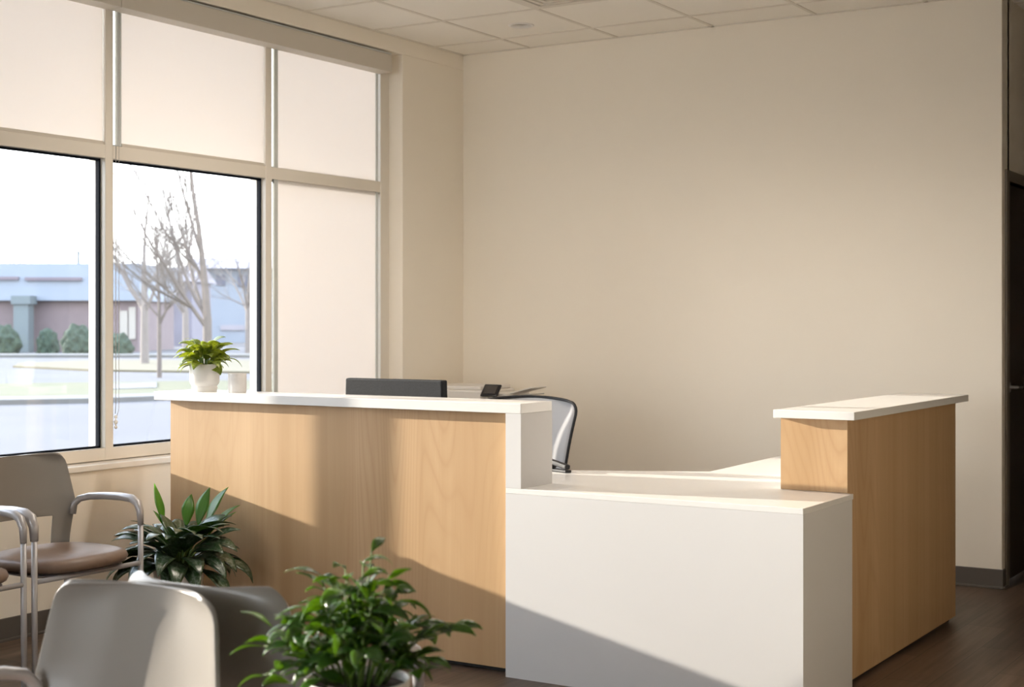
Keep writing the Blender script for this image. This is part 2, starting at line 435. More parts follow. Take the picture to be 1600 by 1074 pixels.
# window: frames (mullions every 1.12 m), transom, sill, glass
MUL = [6.095, 4.955, 3.815, 2.70, 1.58]
MW = .05
FD0, FD1 = -5.465, GX            # outer / inner faces of the frame
JR = 7.10                        # far jamb starts
win = empty('window_1'); struct(win)
edges = [WY0] + sorted(MUL) + [JR+MW/2]
s = MB()
for m_ in MUL: s.box(FD0, FD1, m_-MW/2, m_+MW/2, .73, WT)
s.box(FD0, FD1, JR, WY1, .73, WT); s.box(FD0, FD1, WY0, WY0+.05, .73, WT)
s.build('window_frame', M['frame'], win, bevel=.0025)
s = MB()
s.box(FD0, FD1-.002, WY0, WY1, TZ-.065, TZ); s.box(FD0, FD1-.002, WY0, WY1, .73, GZ0); s.box(FD0, FD1-.002, WY0, WY1, WT-.05, WT)
s.build('window_rail', M['frame'], win, bevel=.0025)
# gaskets round each pane
s = MB(); g = .009; gx0, gx1 = -5.409, -5.383
for a, b in zip(edges, edges[1:]):
    ya, yb = a+MW/2, b-MW/2
    for z0, z1 in ((GZ0, TZ-.065), (TZ, WT-.05)):
        s.box(gx0, gx1, ya, ya+g, z0, z1); s.box(gx0, gx1, yb-g, yb, z0, z1)
        s.box(gx0, gx1, ya, yb, z0, z0+g); s.box(gx0, gx1, ya, yb, z1-g, z1)
s.build('window_gasket', M['gasket'], win)
for a, b in zip(edges, edges[1:]):
    MB().box(-5.398, -5.394, a+MW/2+.004, b-MW/2-.004, GZ0+.004, TZ-.069).build('window_pane', M['glass'], win)
    MB().box(-5.398, -5.394, a+MW/2+.004, b-MW/2-.004, TZ+.004, WT-.054).build('window_pane', M['glass'], win)
sill = MB().box(OUT-.03, WX+.012, WY0-.0, WY1, .700, .726).build('window_sill', M['sill'], win, bevel=.003)

# roller blinds: a valance each, fabric in every bay
def blind(y0, y1, z0, label, chain=None, gap=.030, guide=True, right=False):
    b = empty('roller_blind', (GX, (y0+y1)/2, 2.9), label=label, cat='blind')
    yc = (y0+y1)/2
    def L(mb, n, m, **k):
        o = mb.build(n, m, b, **k); o.location = (-GX, -yc, -2.9); return o
    fx = GX-.016
    s = MB(); s.box(fx, fx+.0012, y0+(gap+.026 if guide else .006), y1-(.030 if right else .004), z0, 2.94); L(s, 'shade_fabric', M['fabric'])
    s = MB(); s.box(fx-.007, fx+.008, y0+(gap+.032 if guide else .006), y1-(.034 if right else .004), z0-.004, z0+.014); L(s, 'hem_bar', M['valance'], bevel=.003)
    if guide:
        s = MB(); s.box(fx-.006, fx+.006, y0+gap-.002, y0+gap+.030, z0, 2.94); L(s, 'side_channel', M['alu'])
    if right:
        s = MB(); s.box(fx-.006, fx+.006, y1-.032, y1-.014, z0, 2.94); L(s, 'side_channel', M['alu'])
    if chain:
        cy, zb = chain
        s = MB()
        s.tube([(GX+.016, cy-.010, 2.876), (GX+.016, cy-.010, zb+.06), (GX+.014, cy-.012, zb+.02)], .0016, 6)
        s.tube([(GX+.012, cy+.014, 2.876), (GX+.012, cy+.014, zb+.04), (GX+.013, cy-.004, zb)], .0013, 6)
        L(s, 'pull_cord', M['cord'], smooth=True)
        s = MB()
        for dz, r in ((.005, .009), (-.02, .011), (-.045, .009)):
            s.lathe([(0, -r), (r*.7, -r*.7), (r, 0), (r*.7, r*.7), (0, r)], (GX+.014, cy-.008, zb+dz), 12)
        s.tube([(GX+.014, cy-.008, zb+.01), (GX+.014, cy-.008, zb-.05)], .004, 8)
        L(s, 'cord_weight', M['bead'], smooth=True)
    return b
sm = sorted(MUL)
blind(sm[-3]+.025, sm[-2]-.025, TZ+.003, 'cream roller blind at the left picture edge, stopping at the crossbar', guide=False)
blind(sm[-2]+.025, sm[-1]-.025, TZ+.003, 'cream roller blind over the middle window, stopping at the crossbar, hanging cord', chain=(sm[-2]+.035, .93))
bb = blind(sm[-1]+.025, JR, GZ0+.004, 'cream roller blind pulled down to the bottom of the rightmost window', right=True)
for a, b in zip(sm[:-3], sm[1:-2]):
    blind(a+.025, b-.025, TZ+.003, 'cream roller blind outside the picture, left of the other blinds')['group'] = 'roller blinds beyond the left picture edge'
# valance boxes in two lengths meeting above the mullion
def valance(y0, y1, label):
    v = empty('blind_valance', ((GX+WX)/2, (y0+y1)/2, 2.88), label=label, cat='valance', group='valance boxes along the window head')
    s = MB(); s.box(GX+.004, WX+.004, y0+.0012, y1-.0012, 2.878, 2.985)
    o = s.build('cover', M['valance'], v, bevel=.003); o.location = tuple(-c for c in v.location)
    s = MB(); s.box(WX-.02, WX+.0065, y0+.004, y1-.01, 2.985, 2.991)
    o = s.build('clip_rail', M['alu'], v); o.location = tuple(-c for c in v.location)
valance(4.935, 7.075, 'long taupe blind valance above the middle and rightmost windows')
valance(.47, 4.935, 'taupe blind valance above the leftmost window, cut by the picture edge')

# ------------------------------------------------------------------ ceiling fittings
dl = empty('recessed_downlight', (LX, LY, CZ), label='small round recessed downlight in the ceiling near the back corner', cat='ceiling light')
MB().lathe([(LR-.004, .02), (LR-.004, -.004), (LR+.004, -.007), (LR+.013, -.003), (LR+.013, .0)], n=48).build('trim_ring', M['pot'], dl, smooth=True)
MB().lathe([(LR-.002, 0), (LR-.012, .06), (LR-.022, .11), (0, .11)], n=48).build('reflector', mat('satin_reflector', (.60, .57, .52), .35, .3), dl, smooth=True)
MB().lathe([(0, .072), (.02, .075), (.032, .085), (.034, .105), (0, .105)], n=32).build('lamp_lens', mat('frosted_lens', (.85, .83, .78), .4), dl, smooth=True)
# unseen lit copies added over the desks to brighten the upper room
for k, (hx, hy_) in enumerate(HOLES[1:]):
    c = copy_tree(dl); c.location = (hx, hy_, CZ); c['group'] = 'added fill downlights over the desks'
    c['label'] = 'added fill lamp in downlight form, out of view over the desks'
    ld = bpy.data.lights.new('added_fill_lamp', 'SPOT'); lo = bpy.data.objects.new('added_fill_lamp', ld); COL.objects.link(lo)
    lo.parent = c; lo.location = (0, 0, .012); ld.energy = 66; ld.color = (1.0, .88, .75); ld.spot_size = R(172); ld.spot_blend = .6; ld.shadow_soft_size = .045
vx, vy = TX+TS+TS/2, TY-TS/2
vt = empty('ceiling_diffuser', (vx, vy, CZ), label='square louvred air diffuser set in a ceiling tile at the top edge', cat='air vent')
def sq(s, h, w_, z0, z1):
    s.box(-h, h, -h, -h+w_, z0, z1); s.box(-h, h, h-w_, h, z0, z1); s.box(-h, -h+w_, -h+w_, h-w_, z0, z1); s.box(h-w_, h, -h+w_, h-w_, z0, z1)
s = MB(); sq(s, .298, .022, -.008, -.001); s.build('frame', M['grid'], vt, bevel=.002)
s = MB(); s.box(-.29, .29, -.29, .29, -.001, 0.0); s.build('backing', mat('vent_shadow_grey', (.22, .21, .19), .7), vt)
for i in range(5):
    s = MB(); sq(s, .268-.050*i, .028, -.012-.002*i, -.003); s.build('louvre', M['grid'], vt, bevel=.002)

# ------------------------------------------------------------------ reception desk, left high part
YF = 4.872                        # front plane of the white faces
YW = 4.912                        # wood face
def plain(name, b, m, label, cat, bevel=.002):
    return tag(box(name, b, m, bevel=bevel), label=label, cat=cat)
XL, XJ = -4.905, -3.062           # left end of the wood, joint with white upright
d1 = empty('reception_desk', ((XL+XJ)/2, 5.0, 0), label='tall oak-fronted reception desk section with white counter at left', cat='desk')
def P1(b, n, m, bevel=.0015, root=None, **k):
    root = root or d1
    o = box(n, b, m, root, bevel=bevel, **k); o.location = tuple(-c for c in root.location); return o
P1((XL, XJ, YW, YW+.02, .022, 1.031), 'front_panel', M['wood'], 0)
P1((XL, XL+.02, YW+.02, 5.10, .022, 1.031), 'side_panel', M['wood'])
P1((XL+.02, XJ, 5.08, 5.10, .022, 1.031), 'back_panel', M['whitem'])
P1((XL+.02, XJ, YW+.035, 5.07, 0, .022), 'toe_kick', M['toe'], 0)
P1((-4.970, -2.992, YF, 5.112, 1.031, 1.070), 'countertop', M['white'], .002)
P1((XJ, -2.992, YF, 5.112, .7395, 1.031), 'end_panel', M['whitem'], 0)
# low part: white box with worktop running behind both wings
d2 = empty('transaction_counter', (-2.45, 5.1, 0), label='low white waterfall counter between the two oak desk sections', cat='counter')
P2 = lambda b, n, m, bevel=.0015: P1(b, n, m, bevel, d2)
P2((XJ, -1.842, YF, YF+.03, 0, .718), 'front_panel', M['whitem'], 0)
P2((-1.872, -1.842, YF+.03, 5.385, 0, .718), 'side_panel', M['whitem'], 0)
s = MB(); s.prism([(XJ, YF), (-1.842, YF), (-1.842, 5.398), (-1.888, 5.398), (-1.888, 6.88), (-2.12, 6.88), (-2.12, 6.95), (-2.68, 6.95), (-2.65, 5.88), (-3.2, 5.60), (-4.90, 5.60), (-4.90, 5.114), (XJ, 5.114)], .718, .739)
o = s.build('worktop', M['white'], d2, bevel=.0015); o.location = tuple(-c for c in d2.location)
P2((-2.68, -2.66, 6.0, 6.93, 0, .717), 'support_panel', M['whitem'])
P2((-4.89, -4.87, 5.12, 5.58, 0, .717), 'support_panel', M['whitem'])
P2((-3.62, -3.60, 5.12, 5.58, 0, .717), 'support_panel', M['whitem'])
# right wing
WX0, WX1, WY_0, WY_1 = -2.133, -1.866, 5.400, 6.900
d3 = empty('desk_wing', (-2.0, 6.15, 0), label='tall oak desk section with white counter at right, running back', cat='desk')
P3 = lambda b, n, m, bevel=.0015: P1(b, n, m, bevel, d3)
P3((WX0, WX1-.02, WY_0, WY_0+.02, .740, 1.018), 'front_panel', M['wood'], 0)
P3((WX1-.02, WX1, WY_0, WY_1, .022, 1.018), 'side_panel', M['wood'], 0)
P3((WX0, WX0+.02, WY_0+.02, WY_1, .740, 1.018), 'inner_panel', M['whitem'])
P3((WX0, WX1-.02, WY_1-.02, WY_1, .740, 1.018), 'back_panel', M['wood'])
P3((-1.905, -1.888, WY_0+.02, WY_1-.03, 0, .7175), 'toe_kick', M['toe'])
P3((-2.149, -1.826, 5.362, 6.975, 1.018, 1.049), 'countertop', M['white'], .002)

# ------------------------------------------------------------------ things on the desk
# monitor (its back shows over the counter)
mo = empty('computer_monitor', (-4.03, 5.46, .739), label='black computer monitor seen from behind above the left counter', cat='monitor')
s = MB(); pr = [(-.278, .388), (.278, .388), (.288, .05), (-.288, .05)]
rot = Matrix.Rotation(R(-6), 4, 'X')
v0 = [s.bm.verts.new((x, .018, z)) for x, z in pr]; v1 = [s.bm.verts.new((x*.985, -.022, z if z < .2 else z-.002)) for x, z in pr]
s.bm.faces.new(v0); s.bm.faces.new(v1[::-1])
for i in range(4): s.bm.faces.new((v0[i], v1[i], v1[(i+1) % 4], v0[(i+1) % 4]))
s.build('housing', M['monitor'], mo, bevel=.006)
MB().box(-.265, .265, .0181, .0195, .075, .375).build('display', M['screen'], mo)
MB().box(-.035, .035, -.05, -.022, .012, .26).build('stand_neck', M['dark'], mo, bevel=.008)
MB().box(-.12, .12, -.13, .10, 0, .012).build('stand_base', M['dark'], mo, bevel=.004)
# printer on a credenza
cb = empty('credenza', (-4.86, 7.45, 0), label='low white storage credenza behind the desk under the printer', cat='cabinet')
def lp(mb, n, m, root, **k):
    return mb.build(n, m, root, **k)
lp(MB().box(-.35, .35, -.22, .26, .06, .70), 'body', M['whitem'], cb, bevel=.002)
lp(MB().box(-.33, .33, -.18, .24, 0, .06), 'plinth', M['toe'], cb)
lp(MB().box(-.37, .37, -.26, .28, .70, .725), 'top', M['white'], cb, bevel=.002)
for i in range(2):
    x = -.345+.347*i
    dd = lp(MB().box(x, x+.342, -.24, -.22, .07, .69), 'door', M['whitem'], cb, bevel=.002)
    lp(MB().tube([(x+.30, -.262, .50), (x+.30, -.262, .62)], .006, 8), 'door_handle', M['steel'], dd)
pt = empty('printer', (-4.87, 7.42, .725), label='pale desktop printer with tilted dark control panel behind the monitor', cat='printer')
lp(MB().box(-.30, .14, -.16, .22, 0, .262), 'body', M['printer'], pt, bevel=.012)
lp(MB().box(-.28, .12, -.14, .20, .262, .285), 'scanner_lid', M['printer'], pt, bevel=.006)
lp(MB().box(-.24, .08, -.162, -.158, .05, .12), 'paper_slot', M['printergrey'], pt)
lp(MB().box(.14, .27, -.10, .18, .0, .245), 'side_module', M['printer'], pt, bevel=.008)
ro = Matrix.Rotation(R(12), 3, 'Y')
pan = Matrix.Rotation(R(-35), 3, 'X') @ Matrix.Rotation(R(4), 3, 'Y')
cp_ = lp(MB().obox(Vector((.20, -.15, .262)), (.115, .012, .085), Matrix.Rotation(R(-40), 3, 'X')), 'control_panel', M['dark'], pt, bevel=.003)
lp(MB().obox(Vector((.20, -.1555, .2665)), (.085, .004, .055), Matrix.Rotation(R(-40), 3, 'X')), 'display', M['screen'], cp_)
lp(MB().obox(Vector((.34, .04, .262)), (.15, .18, .008), Matrix.Rotation(R(-14), 3, 'Y')), 'output_tray', M['printer'], pt, bevel=.002)
lp(MB().obox(Vector((.36, .03, .235)), (.10, .16, .006), Matrix.Rotation(R(-6), 3, 'Y')), 'paper_guide', M['printergrey'], pt, bevel=.002)
# office chair with mesh back
oc = empty('office_chair', (-3.93, 6.18, 0), label='grey mesh-backed office chair with black rim behind the left counter', cat='office chair')
s = MB(); nu, nv = 17, 15; grid = []
def obp(u, v):
    z = .50 + .49*v
    wv = .205 + .085*v**.7
    rtop = .07
    zz = z-(.99-rtop)
    if zz > 0: wv = wv - rtop + math.sqrt(max(rtop*rtop-zz*zz, 0))
    yy = .26 + .05*v + .10*(1-u*u)*.55 - .03*math.sin(v*3.1)
    return Vector((wv*u, yy, z + .012*(1-u*u)*v))
vs = [0, .1, .2, .3, .4, .5, .6, .7, .8, .86, .90, .93, .96, .98, 1.0]
for v in vs: grid.append([s.bm.verts.new(obp(-1+2*i/(nu-1), v)) for i in range(nu)])
for a, b in zip(grid, grid[1:]):
    for i in range(nu-1): s.bm.faces.new((a[i], a[i+1], b[i+1], b[i]))
bk = s.build('backrest', M['mesh'], oc, smooth=True, solid=.006)
loop = [obp(-1, v) for v in vs] + [obp(-1+2*i/(nu-1), 1) for i in range(1, nu-1)] + [obp(1, v) for v in vs[::-1]] + [obp(1-2*i/(nu-1), 0) for i in range(1, nu-1)]
MB().tube(loop, .0075, 8, closed=True).build('back_rim', M['dark'], oc, smooth=True)
def pad(w_, d_, z0, z1, n=40, pw=3.2, cx=0, cy=0, front=None):
    s = MB(); rows = []
    prof = [(.86, z0), (.97, z0+.012), (1.0, (z0+z1)/2), (.97, z1-.012), (.86, z1-.002), (.55, z1+.004), (.25, z1+.006)]
    for f, z in prof:
        ring = []
        for i in range(n):
            a = 2*math.pi*i/n; c, sn = math.cos(a), math.sin(a)
            r = (abs(c)**pw + abs(sn)**pw)**(-1/pw)
            ring.append(s.bm.verts.new((cx + d_/2*f*r*c, cy + w_/2*f*r*sn, z)))
        rows.append(ring)
    for a, b in zip(rows, rows[1:]):
        for i in range(n): s.bm.faces.new((a[i], a[(i+1) % n], b[(i+1) % n], b[i]))
    s.bm.faces.new(rows[0][::-1]); s.bm.faces.new(rows[-1])
    return s
pad(.48, .46, .43, .50).build('seat', M['dark'], oc, smooth=True)
MB().tube([(0, .02, .42), (0, .02, .10)], .025, 12).build('gas_column', M['dark'], oc, smooth=True)
MB().tube([(0, .10, .43), (0, .30, .42), (0, .335, .50), (0, .325, .62)], .02, 8, sx=1.6).build('back_support', M['dark'], oc, smooth=True)
for i in range(5):
    a = 2*math.pi*i/5 + .3
    lg = MB().tube([(0, .02, .11), (.15*math.cos(a), .02+.15*math.sin(a), .10), (.29*math.cos(a), .02+.29*math.sin(a), .07)], [.024, .02, .014], 8).build('base_arm', M['dark'], oc, smooth=True)
    MB().lathe([(0, -.02), (.027, -.02), (.03, 0), (.027, .02), (0, .02)], mtx=Matrix.Translation((.29*math.cos(a), .02+.29*math.sin(a), .031)) @ Matrix.Rotation(R(90), 4, 'X'), n=16).build('caster', M['dark'], lg, smooth=True)
# stapler on the low worktop
st = empty('stapler', (-3.20, 5.52, .739), R(-20), label='small black stapler on the low white worktop by the tall upright', cat='stapler')
MB().box(-.06, .07, -.017, .017, 0, .012).build('base', M['dark'], st, bevel=.004)
MB().obox(Vector((-.0, 0, .034)), (.135, .028, .022), Matrix.Rotation(R(9), 3, 'Y')).build('top_arm', M['dark'], st, bevel=.007)
MB().tube([(-.045, -.019, .022), (-.045, .019, .022)], .011, 12).build('hinge', M['dark'], st)

# ------------------------------------------------------------------ plants
def pot(root, prof, m, n=56):
    MB().lathe(prof, n=n).build('pot', m, root, smooth=True).modifiers.new('b', 'BEVEL').width = .0015
# small plant on the counter
g = empty('potted_plant', (-4.768, 4.990, 1.070), label='small lime-green variegated plant in white pot on the left counter end', cat='plant')
pr = 0.068
s = MB().lathe([(0, .012), (.052, .012), (.052, .0), (.056, 0), (.0585, .016), (.0585, .022), (.0565, .024), (.0565, .028), (.061, .031), (pr, .045), (pr, .125), (pr-.0045, .1265), (pr-.0055, .120), (pr-.0055, .06), (0, .05)], n=64)
s.build('pot', M['pot'], g, smooth=True, bevel=.0008, angle=30)
MB().lathe([(0, .108), (.03, .112), (pr-.006, .106), (pr-.006, .09)], n=32).build('soil', M['soil'], g, smooth=True)
random.seed(5)
s = MB(); st_ = MB()
def dirpx(ax):   # picture-right angle in plan: 31.9 deg; ax degrees anticlockwise from picture right
    return R(31.9 + ax)
leavesG = []
for i in range(40):
    f = i/40
    leavesG.append((i*137.5+random.uniform(-15, 15), .185-.065*f, 74-62*f+random.uniform(-10, 10), random.uniform(.085, .12), random.uniform(.048, .064), random.uniform(1.2, 2.1)))
leavesG += [(180, .150, 30, .115, .050, 1.3), (165, .16, 40, .12, .05, 1.2), (15, .15, 45, .135, .055, 1.3), (0, .125, 38, .165, .05, 2.2), (195, .13, 10, .105, .05, 1.6), (30, .17, 50, .12, .055, 1.2)]
for a, h, el, L, W, dr in leavesG:
    az = dirpx(a); r0 = .020+random.random()*.020
    p = Vector((math.cos(az)*r0, math.sin(az)*r0, h-.005))
    st_.tube([(p.x*.4, p.y*.4, .105), (p.x*.8, p.y*.8, (h+.105)/2), p], .0022, 6)
    s.leaf(p, az, R(el), L, W, dr, .3, random.uniform(-.7, .7), 9, .42, wave=.06)
st_.tube([(0, 0, .10), (-.02, .0, .17), (math.cos(dirpx(178))*.055, math.sin(dirpx(178))*.055, .243)], .0016, 6)
s.leaf((math.cos(dirpx(178))*.052, math.sin(dirpx(178))*.052, .240), dirpx(180), R(15), .05, .012, 1.1, .3)
st_.build('stems', M['stem'], g, smooth=True)
s.build('foliage', M['leafG'], g, smooth=True, solid=.0006)
# little grey cup
cp = empty('candle_cup', (-4.577, 5.00, 1.070), label='small pale grey stoneware cup beside the white pot on counter', cat='cup')
MB().lathe([(0, 0), (.039, 0), (.0415, .003), (.0415, .086), (.0385, .087), (.0375, .084), (.0375, .05), (0, .048)], n=48).build('cup', M['concrete'], cp, smooth=True, bevel=.0008, angle=30)
MB().lathe([(0, .060), (.037, .060), (.037, .05)], n=32).build('wax', mat('cream_wax', (.75, .70, .60), .5), cp, smooth=True)

# big aglaonema in the corner
e = empty('potted_plant', (-4.545, 4.60, 0), label='large dark silvery-leaved floor plant between window chair and oak desk', cat='plant')
MB().lathe([(0, .02), (.07, 0), (.085, .01), (.105, .30), (.109, .335), (.102, .337), (.096, .30), (0, .29)], n=56).build('pot', M['pot'], e, smooth=True, bevel=.001, angle=30)
MB().lathe([(0, .312), (.06, .316), (.097, .305), (.09, .29)], n=40).build('soil', M['soil'], e, smooth=True)
random.seed(11)
s = MB(); s2 = MB(); st_ = MB()
bright = [(130, .50, 68, .20, .088, .25), (18, .45, 42, .20, .05, .35), (150, .50, 60, .10, .045, .7), (60, .42, 60, .13, .045, .5), (32, .50, 72, .20, .060, .7), (60, .50, 76, .18, .062, .6), (88, .49, 70, .17, .058, .8), (14, .46, 62, .20, .058, .9)]
for i in range(74):
    a = i*137.5 + random.uniform(-14, 14); f = i/74
    h = .34 + .12*(1-f)*random.uniform(.75, 1.08)
    el = 52*(1-f)+random.uniform(-8, 14) + 4
    L = random.uniform(.20, .28); W = random.uniform(.078, .105); dr = random.uniform(1.0, 1.6) + (.55 if f > .6 else 0)
    az = dirpx(a); r0 = .035+.085*f
    ax = (a % 360)
    if 15 < ax < 140: L *= .72
    if h + .62*L*math.sin(R(max(el, 0))) > .555: el = math.degrees(math.asin(max(min((.555-h)/(.62*L), 1), 0)))
    if 170 < ax < 260: L *= .9                       # kept short against the desk
    p = Vector((math.cos(az)*r0, math.sin(az)*r0, h))
    st_.tube([(p.x*.3, p.y*.3, .30), (p.x*.65, p.y*.65, .30+(h-.30)*.6), p], .0045, 6)
    s.leaf(p, az, R(el), L, W, dr, .22, random.uniform(-.5, .5), 10, .40, wave=.05)
for a, h, el, L, W, dr in bright:
    az = dirpx(a); rr = .14 if el == 68 else (.12 if el > 60 else .08); p = Vector((math.cos(az)*rr, math.sin(az)*rr, h))
    st_.tube([(0, 0, .30), p*.6 + Vector((0, 0, .15)), p], .005, 6)
    s2.leaf(p, az, R(el), L, W, dr, .2, R(38) if el == 68 else .3, 10, .45)
st_.build('stems', M['stem'], e, smooth=True)
s.build('foliage', M['leafE'], e, smooth=True, solid=.0008)
o = s2.build('young_leaves', M['leafE2'], e, smooth=True, solid=.0008); o['label'] = 'bright green upright young leaves'

# foreground bushy plant on a side table
FX, FY, FT = -1.727, 2.220, .522
tbl = empty('side_table', (FX, FY, 0), label='small white side table beside the foreground chairs, under the bushy plant', cat='table')
MB().lathe([(0, FT-.022), (.215, FT-.022), (.22, FT-.018), (.22, FT-.003), (.217, FT), (0, FT)], n=64).build('tabletop', M['whitem'], tbl, smooth=True, bevel=.001, angle=30)
MB().tube([(0, 0, .012), (0, 0, FT-.022)], .025, 20).build('column', M['armgrey'], tbl, smooth=True)
MB().lathe([(0, 0), (.16, 0), (.16, .008), (.03, .014), (0, .014)], n=48).build('foot', M['armgrey'], tbl, smooth=True)
f_ = empty('potted_plant', (FX, FY, FT), label='bushy glossy green plant in white pot at the bottom, beside the foreground chairs', cat='plant')
PH = .186
MB().lathe([(0, .01), (.075, 0), (.082, .006), (.099, PH-.004), (.101, PH), (.096, PH+.001), (.093, PH-.015), (0, PH-.02)], n=64).build('pot', M['pot'], f_, smooth=True, bevel=.001, angle=30)
MB().lathe([(0, PH-.010), (.06, PH-.008), (.092, PH-.014), (.09, PH-.025)], n=40).build('soil', M['soil'], f_, smooth=True)
random.seed(23)
s = MB(); st_ = MB()
stemsF = []
for i in range(40):
    a = i*137.5+random.uniform(-15, 15); f = (i+.5)/40
    stemsF.append((a, f**.6*.145, .205-.15*f+random.uniform(-.02, .02)))
stemsF += [(-8, .165, .10), (8, .17, .085), (64, .05, .235), (178, .18, .06), (150, .09, .19), (200, .18, .02), (-20, .13, .02), (215, .14, .01), (186, .16, .10), (120, .06, .20)]
for a, r, h in stemsF:
    az = dirpx(a)
    tip = Vector((math.cos(az)*r, math.sin(az)*r, PH+h))
    b0 = Vector((math.cos(az)*min(r*.3, .06), math.sin(az)*min(r*.3, .06), PH-.012))
    mid = b0.lerp(tip, .55) + Vector((0, 0, .03))
    pts = [b0, b0.lerp(mid, .6)+Vector((0, 0, .008)), mid, tip]
    st_.tube(pts, [.0026, .0022, .0019, .0014], 6)
    n = random.choice((5, 6, 7))
    for k in range(n):
        t = .35+.65*k/(n-1)
        q = b0.lerp(mid, t/.6) if t < .6 else mid.lerp(tip, (t-.6)/.4)
        la = az + R(137.5*k) + random.uniform(-.5, .5) if k < n-1 else az+random.uniform(-.4, .4)
        el = random.uniform(-5, 45)
        s.leaf(q, la, R(el), random.uniform(.05, .085), random.uniform(.020, .034), random.uniform(.7, 1.9), .35, random.uniform(-.7, .7), 7, .42, wave=.05)
st_.build('stems', M['stem'], f_, smooth=True)
s.build('foliage', M['leafF'], f_, smooth=True, solid=.0005)

# ------------------------------------------------------------------ waiting chairs (seat towards +x)
def shell_bm():
    s = MB(); ztop, rc = .84, .045
    zs = [.470, .50, .53, .558, .582, .61, .64, .68, .72, .76, .795, .812, .825, .833, .838, .840]
    us = [-1, -.9, -.8, -.68, -.5, -.3, -.1, .1, .3, .5, .68, .8, .9, 1]
    rows = []
    for z in zs:
        if z < .62: wv = .205 + .05*((z-.47)/.15)**1.2
        else: wv = .262 - .038*((z-.62)/.22)**1.1
        zz = z-(ztop-rc)
        if zz > 0: wv = wv-rc+math.sqrt(max(rc*rc-zz*zz, 1e-6))
        row = []
        for u in us:
            lean = -.17 - .055*((z-.47)/.37)**1.0
            x = lean - .03 + .06*abs(u)**2.4
            row.append(s.bm.verts.new((x, wv*u, z)))
        rows.append(row)
    for j in range(len(zs)-1):
        for i in range(len(us)-1):
            if zs[j+1] <= .583 and abs((us[i]+us[i+1])/2) < .74: continue
            s.bm.faces.new((rows[j][i], rows[j][i+1], rows[j+1][i+1], rows[j+1][i]))
    return s
def make_chair(label):
    t = empty('waiting_chair', (0, 0, 0), label=label, cat='chair', group='waiting room armchairs')
    shell_bm().build('backrest', M['shell'], t, smooth=True, solid=.010, bevel=.004, angle=50)
    pad(.50, .47, .420, .478, pw=2.9, cx=.03).build('seat', M['vinyl'], t, smooth=True)
    pad(.46, .43, .402, .424, pw=2.9, cx=.03).build('seat_pan', M['armgrey'], t, smooth=True)
    for sy in (-1, 1):
        pts = [(-.150, .232, .585), (-.148, .238, .625), (-.13, .25, .648), (-.08, .262, .660), (.0, .270, .666), (.09, .272, .668), (.155, .272, .664), (.190, .271, .648), (.205, .270, .615), (.208, .270, .56)]
        MB().tube([(x, sy*y, z) for x, y, z in pts], [.012, .012, .013, .014, .015, .016, .0165, .017, .015, .012], 12, sx=1.25).build('armrest', M['armgrey'], t, smooth=True)
        MB().tube([(.208, sy*.270, .57), (.209, sy*.270, .30), (.212, sy*.270, .004)], .0115, 12).build('leg', M['armgrey'], t, smooth=True)
        MB().tube([(-.13, sy*.20, .41), (-.19, sy*.22, .22), (-.26, sy*.235, .004)], .0115, 12).build('leg', M['armgrey'], t, smooth=True)
    MB().tube([(.208, -.27, .405), (.208, .27, .405)], .010, 10).build('crossbar', M['armgrey'], t, smooth=True)
    MB().tube([(-.14, -.215, .405), (-.14, .215, .405)], .010, 10).build('crossbar', M['armgrey'], t, smooth=True)
    return t
ch = make_chair('grey waiting chair with brown seat under the window, beside the large floor plant')
ch.location = (-4.67, 4.03, 0)
for loc, rz, lab in (((-4.67, 3.44, 0), 0, 'waiting chair cut off by the left picture edge, only arm and seat corner showing'),
                     ((-2.24, 1.945, 0), R(-90), 'foreground waiting chair with a bright sun patch on its grey back'),
                     ((-2.20, 2.495, 0), R(90), 'shaded waiting chair standing back to back behind the sunlit foreground chair')):
    c = copy_tree(ch); c.location = loc; c.rotation_euler = (0, 0, rz); c['label'] = lab

# ------------------------------------------------------------------ outside
GZ = -.10
struct(box('ground', (-260, OUT-.0, -60, 260, GZ-.5, GZ), M['asphalt']))
CA, SA = math.cos(YAW), math.sin(YAW)
def out(px, depth):
    l = (px-800)/F_PX*depth
    return Vector((-depth*SA + l*CA, depth*CA + l*SA, GZ))
def strip(name, pts, m, h, label=None, cat=None, kind=None):
    s = MB(); s.prism([(p.x, p.y) for p in pts], GZ, GZ+h); return tag(s.build(name, m), label=label, cat=cat, kind=kind)
strip('lawn_strip', [out(-500, 26), out(150, 28.5), out(420, 31), out(700, 34), out(700, 42), out(420, 37), out(150, 35.5), out(-500, 33)], M['grass'], .06, kind='structure')
strip('kerb', [out(-500, 24.8), out(150, 27.3), out(420, 29.8), out(420, 31), out(150, 28.5), out(-500, 26)], M['walk'], .09, kind='structure')
strip('sidewalk', [out(175, 31.5), out(245, 32.2), out(245, 35.2), out(175, 34.2)], M['walk'], .075, kind='structure')
strip('lawn_island', [out(20, 49), out(150, 45), out(420, 43), out(700, 44), out(700, 58), out(420, 57), out(150, 57), out(30, 53)], M['drygrass'], .06, kind='structure')
strip('far_kerb', [out(-500, 63), out(700, 63), out(700, 66), out(-500, 66)], M['walk'], .12, kind='structure')
